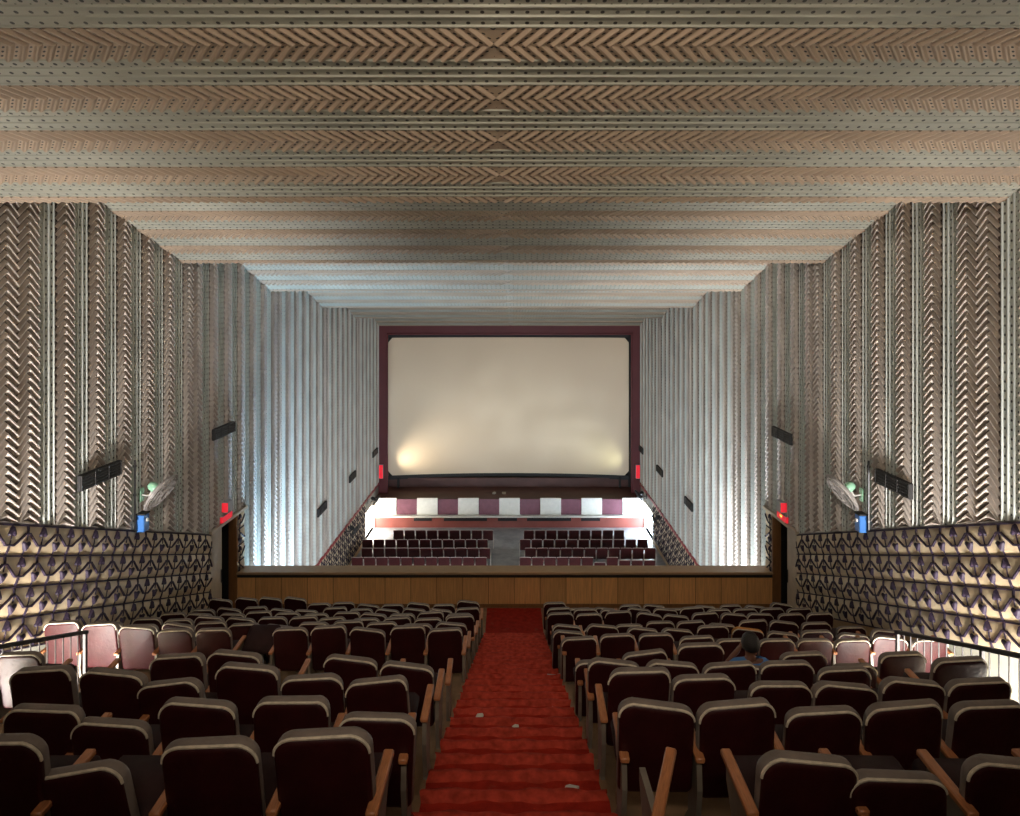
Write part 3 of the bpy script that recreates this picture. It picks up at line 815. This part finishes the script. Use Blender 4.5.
for row, side in (('B', 'left'), ('C', 'left'), ('D', 'left'), ('E', 'left'), ('B', 'right'), ('C', 'right')):
    off = {'B': .03, 'C': -.04, 'D': .05, 'E': .0}[row]
    for k in range(11 if side == 'left' else 10):
        x = -(.93 + .507 * k) + off if side == 'left' else .845 + .511 * k + off * .5
        place(row, side, k, x, None, roll=(rg.choice((-.05, .05)) if rg.random() < .12 else 0))
# rear block
REAR = {
    ('G', 'left'): [(403.5, 661.5, 0), (350, 654.6, 0), (291, None, 0), (235, 652, 0), (176, 656.7, 0), (117, None, 0), (59, None, 0)],
    ('H', 'left'): [(380, 681, -.05), (310, 675, -.03), (250, 665, 0), (172, 680, -.09), (117, 668, 0), (40, 670, 0)],
    ('I', 'left'): [(365, 714, .06), (288, 701, .03), (197, 701, -.01), (106, 721, -.02), (30, 709, .09)],
    ('J', 'left'): [(326, 731, -.03), (211, 740, -.02), (80, 776, -.14), (0, 737, .01)],
    ('P', 'right'): [(599, 660, 0), (651, 653, -.08), (702, 643, 0), (753, 664, 0), (808.5, 652, 0), (854, 664, 0), (904, 652, 0)],
    ('G', 'right'): [(616, 658, 0), (673, 662, 0), (732, 665, 0), (792, 661, 0), (848, 667, 0), (903, None, 0), (958.6, 660, 0)],
    ('H', 'right'): [(641, 671, .03), (700, 675, 0), (778, 682, .03), (847, 684, 0), (914.5, 680, .0), (981, 682, 0)],
    ('I', 'right'): [(657.5, 699.5, .0), (742, 705, -.03), (827, 708, 0), (911.5, 706, -.03), (994, 702, 0)],
    ('J', 'right'): [(698, None, 0), (809, 757, 0), (916.5, 770, -.09), (1025, 757, -.03)],
}
rearlook = {('G', 'right', 6): 'red-lit', ('P', 'right', 6): 'scuffed red', ('P', 'right', 4): 'red-lit', ('G', 'right', 4): 'black', ('J', 'left', 2): 'sagging black', ('H', 'left', 3): 'leaning black', ('J', 'right', 2): 'sagging black', ('I', 'left', 4): 'leaning black'}
for (row, side), lst in REAR.items():
    for k, (px, yt, roll) in enumerate(lst):
        r = place(row, side, k, spread(lst, ROWS[row][0])[k], yt, roll=roll, back=yt is not None, look=rearlook.get((row, side, k), 'black'), tilt=.05 if abs(roll) > .1 else 0)
        if (row, side, k) == ('P', 'right', 3):            # the occupied seat has sunk
            for c in r.children:
                if c.name.startswith('seat'): c.location.z -= .2
        if (row, side, k) == ('J', 'right', 0):            # a loose arm swung askew where the back is gone
            for c in r.children:
                if c.name.startswith('armrest') and c.location.x < -.05: pass
            a_ = sorted([c for c in r.children if c.name.startswith('armrest')], key=lambda c: c.data.vertices[0].co.x + c.location.x)[0]
            a_.rotation_euler = (.25, 0, -.42); a_.location.x += .03; a_.location.z -= .02
for k in range(9):
    x = -(.92 + .507 * k)
    if k == 8: place('P', 'left', k, px2x(18, 6.85), 652, look='red-lit')
    elif k in (0, 2, 4, 6, 7): place('P', 'left', k, x, None, back=False)
for o in protos:
    for ch in list(o.children_recursive): bpy.data.objects.remove(ch)
    bpy.data.objects.remove(o)
for o in loose: bpy.data.objects.remove(o)

# stalls chairs
def stall_proto():
    e = bpy.data.objects.new('stalls_chair', None); C.objects.link(e)
    b = MB(); T = Matrix.Translation((0, 0, .36)) @ Matrix.Rotation(math.radians(8), 4, 'X')
    O2 = outline(.43, .46, .03, .02, 3)
    rr = lambda d, sc: [tuple(T @ Vector((x * sc, d, .23 + (s - .23) * sc))) for x, s in O2]
    b.loft([rr(0, .98), rr(.02, 1.0), rr(.05, .98), rr(.06, .9)]); bk = b.build('backrest', M['stallvinyl'], e)
    b = MB(); b.tube([p for p, (x, s) in zip(rr(.025, 1.0), O2) if s > .3], .013, 5); b.build('piping', M['stalltop'], bk)
    b = MB(); b.bbox((-.2, .06, .36), (.2, .42, .44), .02); b.build('seat', M['stallvinyl'], e)
    for q in (-.232, .232):
        b = MB(); b.bbox((q - .01, -.02, 0), (q + .01, .3, .56), .005); b.build('side_frame', M['conduit'], e)
    return e
sp = stall_proto()
SROWS = [('row nearest the stage', 29.56, [(-5.26, .486, 9), (.40, .49, 9)]), ('second row from the stage', 28.4, [(-6.36, .481, 11), (.22, .49, 11)]),
         ('third row from the stage', 27.4, [(-6.16, .475, 11), (.42, .482, 11)]), ('row nearest the parapet', 26.4, [(-6.32, .48, 11), (.2, .482, 11)])]
for ri, (rn, Y, blocks) in enumerate(SROWS):
    for bi, (x0, pt, n) in enumerate(blocks):
        for k in range(n):
            side = 'left' if bi == 0 else 'right'; fromgap = n - 1 - k if bi == 0 else k
            r = copy_tree(sp); dz = 0
            broken = ri == 3 and bi == 1 and k >= 8
            miss = ri == 3 and bi == 1 and k == 6
            r.location = (x0 + pt * (k + .5), Y, Z_STALL); r.rotation_euler = (0, 0, rg.uniform(-.02, .02))
            if broken or miss:
                for ch in r.children:
                    if ch.name.startswith('backrest'): ch.location = (0, 0, -.12 if broken else -.2)
            r['label'] = ('sunken ' if broken or miss else '') + 'oxblood stalls chair, %s from middle gap, %s, %s side' % (ORD[fromgap], rn, side)
            r['category'] = 'chair'; r['group'] = 'oxblood chairs in the stalls'
for ch in list(sp.children_recursive): bpy.data.objects.remove(ch)
bpy.data.objects.remove(sp)

# ------------------------------------------------------------------ railings at the stairwells
for side, X in (('left', WELL_L + .05), ('right', WELL_R - .05)):
    t = thing('stair_railing', 'dark painted metal railing with thin balusters around the %s stairwell' % side, 'railing', (X, 8.42, -5.2), 'stairwell railings')
    zt = lambda y: -4.05 + .372 * (8.42 - y); zfl = lambda y: max(z for (a, c, z) in plat if a <= y < c)
    inv = lambda p: (p[0] - X, p[1] - 8.42, p[2] + 5.2)
    b = MB()
    ys = [8.44, 5.4]
    for (ya, yb) in zip(ys, ys[1:]):
        a, c = Vector(inv((X, ya, zt(ya)))), Vector(inv((X, yb, zt(yb))))
        r0 = [a + Vector(q) for q in ((-.03, 0, -.02), (.03, 0, -.02), (.03, 0, .022), (-.03, 0, .022))]
        r1 = [c + Vector(q) for q in ((-.03, 0, -.02), (.03, 0, -.02), (.03, 0, .022), (-.03, 0, .022))]
        b.loft([r0, r1])
    b.build('handrail', M['rail'], t)
    for yp in (8.42, 6.9, 5.45):
        b = MB(); b.bbox(inv((X - .02, yp - .02, zfl(yp))), inv((X + .02, yp + .02, zt(yp) - .015)), .004); b.build('post', M['rail'], t)
    y = 8.28
    while y > 5.5:
        if min(abs(y - q) for q in (8.42, 6.9, 5.45)) > .05:
            b = MB(); b.tube([inv((X, y, zfl(y))), inv((X, y, zt(y) - .015))], .008, 6); b.build('baluster', M['rail'], t)
        y -= .135

# ------------------------------------------------------------------ wall speakers
def speaker(side, y0, y1, zt, h, label):
    X, nx = (XL, 1) if side == 'left' else (XR, -1)
    t = thing('wall_speaker', label, 'speaker', (X + nx * .05, (y0 + y1) / 2, zt - h), 'black slatted speakers on the side walls')
    L = (y1 - y0) / 2; b = MB(); x0, x1 = sorted((nx * .0, nx * .06))
    b.bbox((x0, -L, 0), (x1, L, h), .008); b.build('cabinet', M['black'], t)
    b = MB()
    for i in range(5):
        z = h * (.12 + .76 * i / 4); a, c = sorted((nx * .058, nx * .072)); b.bbox((a, -L + .03, z - .012), (c, L - .03, z + .012), .003)
    b.build('grille', M['slat'], t)
    for yy in (-L + .015, -L / 3, L / 3, L - .015):
        b = MB(); a, c = sorted((nx * .058, nx * .078)); b.bbox((a, yy - .012, .01), (c, yy + .012, h - .01), .003); b.build('batten', M['slat'], t)
speaker('left', 10.28, 11.34, -2.58, .25, 'long black slatted speaker on left wall, above the wall fan nearby')
speaker('left', 14.86, 15.96, -2.72, .25, 'black slatted speaker on left wall, higher up beyond the fan')
speaker('right', 10.5, 11.5, -2.76, .25, 'long black slatted speaker on right wall, above the fan nearby')
speaker('right', 15.05, 16.1, -2.86, .25, 'black slatted speaker on right wall, beyond the fan')
for nm, sp_ in (('left', ((22.8, 23.8), (27.2, 28.2), (31.7, 32.7))), ('right', ((23.4, 24.4), (28.1, 29.2), (32.4, 33.2)))):
    for (a, c), w_ in zip(sp_, ('nearest of three above the stalls', 'middle of three above the stalls', 'last one beside the screen')):
        speaker(nm, a, c, -6.85, .28, 'small black speaker on %s wall, %s' % (nm, w_))

# ------------------------------------------------------------------ wall fans
def fan(loc, nx, label, group, R=.36, col='wire', motor='mint', aim=(1, -.02, -.72), X=None, drop=.16):
    t = thing('wall_fan', label, 'fan', loc, group)
    ax = Vector((nx * aim[0], aim[1], aim[2])).normalized(); u = ax.orthogonal().normalized(); w = ax.cross(u)
    wallx = -nx * .0
    # wall plate and bracket
    b = MB(); b.bbox((min(0, nx * .03), -.06, -.12), (max(0, nx * .03), .06, .12), .01); b.build('wall_plate', M[motor], t)
    b = MB(); hub = Vector((nx * .30, -.03, .10)); b.tube([(nx * .02, 0, .0), (nx * .14, 0, -.02), (nx * .2, -.01, .06), hub - ax * .06], .018, 8); b.build('bracket', M['conduit' if motor == 'mint' else 'fanblk'], t)
    b = MB(); pr = [(-.17, .02), (-.165, .05), (-.12, .078), (-.05, .085), (.0, .075), (.02, .04), (.022, .01)]
    rings = [[hub + ax * d + (u * math.cos(2 * PI * j / 16) + w * math.sin(2 * PI * j / 16)) * r for j in range(16)] for d, r in pr]
    b.loft(rings); autosmooth(b.build('motor', M[motor], t), 50)
    b = MB(); c0 = hub + ax * .09
    circ = lambda d, r, n=28: [c0 + ax * d + (u * math.cos(2 * PI * j / n) + w * math.sin(2 * PI * j / n)) * r for j in range(n)]
    for d, r, th in ((0, R, .022), (.05, R * .82, .006), (.065, R * .5, .006), (.07, R * .25, .01), (-.05, R * .8, .006), (-.06, R * .4, .008), (.025, R * .95, .008), (-.025, R * .95, .008)):
        b.tube(circ(d, r), th, 5, closed=True)
    n = 22
    for j in range(n):
        an = 2 * PI * j / n; dr = u * math.cos(an) + w * math.sin(an)
        b.tube([c0 + ax * .07 + dr * R * .2, c0 + ax * .062 + dr * R * .6, c0 + ax * .045 + dr * R * .85, c0 + dr * R], .004, 4)
        b.tube([c0 - ax * .065 + dr * R * .25, c0 - ax * .05 + dr * R * .8, c0 + dr * R], .004, 4)
    b.build('cage', M[col], t)
    b = MB(); b.loft([circ(-.02, .04, 12), circ(.03, .04, 12), circ(.04, .02, 12)])
    for q in range(3):
        r0, r1 = [], []
        a0 = 2 * PI * q / 3
        for (rr, wd, tw) in ((.03, .05, .5), (R * .5, .13, .42), (R * .86, .17, .32), (R * .9, .1, .3)):
            dr = u * math.cos(a0) + w * math.sin(a0); pe = -u * math.sin(a0) + w * math.cos(a0)
            e = pe * math.cos(tw) + ax * math.sin(tw)
            r0.append((c0 + dr * rr - e * wd / 2, c0 + dr * rr + e * wd / 2))
        for (p, q_) in zip(r0, r0[1:]):
            b.face([p[0], q_[0], q_[1], p[1]]); b.face([x + ax * .003 for x in (p[1], q_[1], q_[0], p[0])])
    b.build('blades', M['wire' if motor == 'mint' else 'fanblk'], t)
    return t
fan((XL + .05, 12.05, -3.36), 1, 'mint green wall fan with wire cage on left wall above wainscot', 'balcony wall fans')
fan((XR - .05, 12.05, -3.36), -1, 'mint green wall fan with wire cage on right wall above wainscot', 'balcony wall fans')
for nm, X, nx, yy in (('left', XL, 1, 11.98), ('right', XR, -1, 11.95)):
    t = thing('switch_box', 'blue regulator box under the wall fan on the %s wall' % nm, 'box', (X + nx * .05, yy, -3.98), 'blue fan boxes')
    b = MB(); x0, x1 = sorted((0, nx * .14)); b.bbox((x0, -.09, 0), (x1, .09, .30), .012); b.build('body', M['blue'], t)
    b = MB(); x0, x1 = sorted((nx * .14, nx * .17)); b.tube([(nx * .14, 0, .2), (nx * .17, 0, .2)], .03, 12); b.build('dial', M['white'], t)
    b = MB(); x0, x1 = sorted((0, nx * .15)); b.bbox((x0, -.10, .30), (x1, .10, .33), .005); b.build('lid', M['black'], t)
    b = MB(); b.tube([(X + nx * .07, yy - .16, -2.7), (X + nx * .07, yy - .16, -3.9), (X + nx * .07, yy - .10, -3.95)], .016, 6)
    for z in (-2.8, -3.3, -3.75): b.tube([(X + nx * .07, yy - .16, z - .02), (X + nx * .07, yy - .16, z + .02)], .03, 6)
    o = b.build('conduit', M['fanblk']); tag(o, 'dark vertical conduit beside the blue fan box on the %s wall' % nm, 'pipe', 'fan conduits')
for nm, X, nx, ys_ in (('left', XL, 1, (26.6, 30.6)), ('right', XR, -1, (27.9, 31.5))):
    for yy, w_ in zip(ys_, ('nearer of two', 'farther of two')):
        fan((X + nx * .08, yy, RAILZ - .05), nx, 'small dark wall fan on the red rail of the %s stalls wall, %s' % (nm, w_), 'stalls wall fans', R=.27, col='fanblk', motor='fanblk')

# ------------------------------------------------------------------ litter
for (x, yy, s, lab) in ((-.36, 7.2, .05, 'pale paper scrap on the left of the carpet, middle of the aisle'), (.02, 6.75, .045, 'paper scrap lying near the centre of the carpet'),
                        (.42, 5.0, .06, 'pale scrap at right on the near carpet steps'), (.44, 7.6, .05, 'small scrap on right edge of the carpet'), (-.2, 5.6, .05, 'small scrap on the near left carpet step')):
    z = next(zz for (a, c, zz) in stepY if a <= yy < c)
    b = MB(); rr = random.Random(s * 1000 + x * 10); n = 7
    top = [(x + s * math.cos(2 * PI * j / n) * rr.uniform(.6, 1), yy + s * math.sin(2 * PI * j / n) * rr.uniform(.5, 1), z + .02 + rr.uniform(0, .015)) for j in range(n)]
    bot = [(p[0], p[1], z + .016) for p in top]; b.loft([bot, top])
    tag(b.build('paper_scrap', M['paper']), lab, 'litter', 'scraps on the aisle carpet')
for (px, lab) in ((494, 'crumpled paper scrap on the dark stage floor, left one'), (504, 'crumpled paper scrap on the dark stage floor, right one')):
    b = MB(); x = px2x(px, 33.3); n = 8; rr = random.Random(px)
    top = [(x + .12 * math.cos(2 * PI * j / n) * rr.uniform(.5, 1), 33.3 + .12 * math.sin(2 * PI * j / n), ST_Z + .02 + rr.uniform(.01, .06)) for j in range(n)]
    bot = [(p[0], p[1], ST_Z) for p in top]; b.loft([bot, top])
    tag(b.build('paper_scrap', M['paper']), lab, 'litter', 'scraps on the stage floor')

# ------------------------------------------------------------------ the seated person
def skin_body(name, verts, edges, radii, mt, parent=None, root=0, sub=2):
    me = bpy.data.meshes.new(name); me.from_pydata([Vector(v) for v in verts], edges, []); o = bpy.data.objects.new(name, me); C.objects.link(o)
    if parent: o.parent = parent
    sk = o.modifiers.new('skin', 'SKIN'); sk.use_smooth_shade = True
    for i, r in enumerate(radii):
        sv = me.skin_vertices[0].data[i]; sv.radius = (r, r) if not isinstance(r, tuple) else r; sv.use_root = (i == root)
    if sub: s_ = o.modifiers.new('sub', 'SUBSURF'); s_.levels = sub; s_.render_levels = sub
    me.materials.append(mt); return o
PXY = (px2x(760, 6.85), 6.85, ROWS['P'][1])
prs = thing('person', 'seated person with black hair and blue shirt, seen from behind, hand raised to head', 'person', (PXY[0], PXY[1] + .12, PXY[2] - .19))
V, E, R_ = [], [], []
def add(p, r, par=None):
    V.append(p); R_.append(r); i = len(V) - 1
    if par is not None: E.append((par, i))
    return i
pel = add((0, .30, .52), (.15, .11)); ab = add((0, .25, .64), (.14, .1), pel); ch_ = add((0, .18, .77), (.155, .1), ab); nb = add((0, .15, .865), (.08, .06), ch_); nk = add((0, .155, .92), .05, nb); hd0 = add((0, .165, .97), (.06, .07), nk); hd1 = add((0, .17, 1.04), (.074, .092), hd0); hd2 = add((0, .165, 1.105), (.06, .075), hd1)
def limb(pts, par):
    for p, r in pts: par = add(p, r, par)
    return par
def hand(wr, base, dirs, r=.0085):
    pass
for sx in (-1, 1):
    limb([((sx * .10, .30, .50), .088), ((sx * .12, .50, .50), .07), ((sx * .13, .62, .48), .058), ((sx * .13, .60, .28), .05), ((sx * .13, .58, .08), .036), ((sx * .135, .66, .04), .036), ((sx * .14, .74, .03), .026)], pel)
sL = limb([((-.15, .15, 0.825), .062), ((-.215, .15, 0.780), .054), ((-.285, .20, 0.680), .043), ((-.30, .23, 0.625), .041), ((-.25, .24, 0.740), .036), ((-.165, .225, 0.880), .026), ((-.125, .215, 0.925), .03), ((-.10, .205, 0.965), .03)], ch_)
sR = limb([((.15, .15, 0.825), .062), ((.21, .15, 0.770), .054), ((.25, .20, 0.630), .044), ((.26, .26, 0.540), .04), ((.22, .38, 0.500), .033), ((.18, .47, 0.480), .025), ((.165, .51, 0.475), .03), ((.155, .555, 0.470), .03)], ch_)
# five fingers on each hand
Lw, Rw = V[sL], V[sR]
for i, (dx, dz) in enumerate(((-.018, .0), (-.006, .004), (.006, .003), (.018, -.003))):
    ln = (.05, .058, .054, .044)[i]
    limb([((Lw[0] + .012, Lw[1] + dx, Lw[2] + .028), .0095), ((Lw[0] + .022, Lw[1] + dx * 1.2, Lw[2] + .028 + ln * .5), .0085), ((Lw[0] + .036, Lw[1] + dx * 1.25, Lw[2] + .026 + ln), .007)], sL)
    limb([((Rw[0] - .002 + dx, Rw[1] + .03, Rw[2] - .002), .0095), ((Rw[0] + dx * 1.15, Rw[1] + .03 + ln * .5, Rw[2] - .012), .0085), ((Rw[0] + dx * 1.15, Rw[1] + .026 + ln, Rw[2] - .032), .007)], sR)
limb([((Lw[0] + .018, Lw[1] + .03, Lw[2] - .01), .011), ((Lw[0] + .03, Lw[1] + .045, Lw[2] + .015), .009)], sL)
limb([((Rw[0] - .032, Rw[1] + .0, Rw[2] + .002), .011), ((Rw[0] - .045, Rw[1] + .025, Rw[2] - .006), .009)], sR)
skin_body('body', V, E, R_, M['skin'], prs)
# face details: nose, ears
b = MB()
def ball(B, c, r, nu=14, nv=9, zmin=None, sq=(1, 1, 1)):
    rings = []
    for i in range(1, nv):
        th = PI * i / nv; rings.append([(c[0] + sq[0] * r * math.sin(th) * math.cos(2 * PI * j / nu), c[1] + sq[1] * r * math.sin(th) * math.sin(2 * PI * j / nu), c[2] + sq[2] * r * math.cos(th)) for j in range(nu)])
    B.loft(rings[::-1])
ball(b, (0, .272, 1.025), .014, sq=(.9, 1.1, 1.4)); autosmooth(b.build('nose', M['skin'], prs), 80)
for sx in (-1, 1):
    b = MB(); ball(b, (sx * .083, .165, 1.030), .026, sq=(.4, .7, 1.1)); autosmooth(b.build('ear', M['skin'], prs), 80)
    b = MB(); ball(b, (sx * .032, .252, 1.045), .012); autosmooth(b.build('eye', M['white'], prs), 80)
b = MB(); ball(b, (0, .252, 0.985), .02, sq=(1.2, .5, .35)); autosmooth(b.build('mouth', M['maroon'], prs), 80)
# hair cap
b = MB(); rings = []; nu = 20
for i in range(0, 8):
    th = PI * (.04 + .60 * i / 7); rings.append([])
    for j in range(nu):
        an = 2 * PI * j / nu; front = max(0, math.sin(an)); tt = th * (1 - .38 * front)
        rw = 1 + .02 * math.sin(j * 3.1 + i * 2)
        rings[-1].append((.094 * rw * math.sin(tt) * math.cos(an), .155 + .112 * rw * math.sin(tt) * math.sin(an), 1.045 + .118 * rw * math.cos(tt)))
b.loft(rings[::-1]); autosmooth(b.build('hair', M['hair'], prs), 80)
# shirt over the torso with short sleeves
V2 = [(0, .30, .50), (0, .25, .64), (0, .18, .77), (0, .152, .845), (-.15, .15, .825), (-.215, .15, .78), (-.262, .18, .715), (.15, .15, .825), (.21, .15, .77), (.238, .18, .68)]
E2 = [(0, 1), (1, 2), (2, 3), (2, 4), (4, 5), (5, 6), (2, 7), (7, 8), (8, 9)]
skin_body('shirt', V2, E2, [(.165, .125), (.158, .115), (.17, .118), (.085, .07), .074, .068, .06, .074, .068, .06], M['shirt'], prs)
V3 = [(0, .30, .52)]; E3 = []; R3 = [(.16, .12)]
for sx in (-1, 1):
    par = 0
    for p, r in (((sx * .10, .30, .50), .098), ((sx * .12, .50, .50), .082), ((sx * .13, .62, .48), .07), ((sx * .13, .60, .28), .062), ((sx * .13, .585, .10), .05)):
        V3.append(p); R3.append(r); E3.append((par, len(V3) - 1)); par = len(V3) - 1
skin_body('trousers', V3, E3, R3, M['trousers'], prs)

# ------------------------------------------------------------------ light
def area(name, loc, rot, sx, sy, power, col, spread=180):
    l = bpy.data.lights.new(name, 'AREA'); l.shape = 'RECTANGLE'; l.size = sx; l.size_y = sy; l.energy = power; l.color = col
    l.spread = math.radians(spread)
    o = bpy.data.objects.new(name, l); C.objects.link(o); o.location = loc; o.rotation_euler = rot; return o
# daylight through the doors at the foot of the two side stairs
area('stair_daylight_left', ((XL + WELL_L) / 2, WELL_Y0 + .1, -5.6), (math.radians(100), 0, 0), 1.1, 2.2, 1300, (1, .96, .92))
area('stair_daylight_right', ((XR + WELL_R) / 2, WELL_Y0 + .1, -5.6), (math.radians(100), 0, 0), 1.2, 2.2, 1200, (1, .96, .92))
for o in [x for x in bpy.data.objects if x.name.startswith('stair_daylight')]: o.rotation_euler = (math.radians(105), 0, 0)
# daylight at the stalls side doors
for X, nx, col, pw, pw2 in ((XL, 1, (.88, .94, 1), 0, 7000), (XR, -1, (.50, .74, 1), 0, 10500)):
    ry = math.radians(-90) if nx > 0 else math.radians(90)
    area("street_daylight", (X - nx * .35, 20.0, -9.6), (0, ry, 0), 1.9, 2.9, pw2, col)
area('under_balcony_fill', (-.2, 15.9, -9.3), (math.radians(108), 0, 0), 11.5, 2.0, 950, (.80, .90, 1))  # unseen fill added under the balcony to brighten screen and front walls
area('rear_wall_fill', (0, Y_BACK + .1, 2.2), (math.radians(80), 0, 0), 3.0, .5, 115, (1, .84, .68), 88)  # added warm fill at the back wall, no fixture, lifts parapet and walls
area('stalls_up_fill', (XL + .55, 18.0, -10.2), (math.radians(180), 0, 0), .7, 3.2, 620, (.46, .72, 1), 95)  # hidden fill pair added to wash side walls and ceiling from below
area('stalls_up_fill', (XR - .55, 18.0, -10.2), (math.radians(180), 0, 0), .7, 3.2, 520, (.86, .92, 1), 95)
for X, dx, pw in ((-6.42, 1, 42), (5.98, -1, 14)):       # lamps added behind the proscenium to put a gleam on the screen
    o = area('screen_gleam_fill', (X, 33.74, -8.2), (0, 0, 0), .2, .6, pw, (1, .88, .68) if dx > 0 else (.9, 1, .7), 75)
    o.rotation_euler = Vector((dx * 1.0, .26, .40)).to_track_quat('-Z', 'Y').to_euler()
w = bpy.data.worlds.new('World'); bpy.context.scene.world = w; w.use_nodes = True
w.node_tree.nodes['Background'].inputs[0].default_value = (.9, .75, .6, 1); w.node_tree.nodes['Background'].inputs[1].default_value = .0

# ------------------------------------------------------------------ camera and view
cam = bpy.data.cameras.new('camera'); co = bpy.data.objects.new('camera', cam); C.objects.link(co)
co.location = (0, 0, 0); co.rotation_euler = (math.radians(90), 0, 0)
cam.sensor_width = 36; cam.lens = 36 * F_PX / 1020; cam.shift_x = (510 - PX) / 1020; cam.shift_y = (PY - 408) / 1020
cam.clip_start = .05; cam.clip_end = 200
sc = bpy.context.scene; sc.camera = co
sc.view_settings.view_transform = 'Standard'; sc.view_settings.look = 'None'; sc.view_settings.gamma = 1; sc.view_settings.use_curve_mapping = False
sc.view_settings.exposure = 0
sc.cycles.max_bounces = 8; sc.cycles.diffuse_bounces = 6; sc.cycles.glossy_bounces = 3
sc.cycles.sample_clamp_indirect = 6
sc.cycles.use_denoising = True
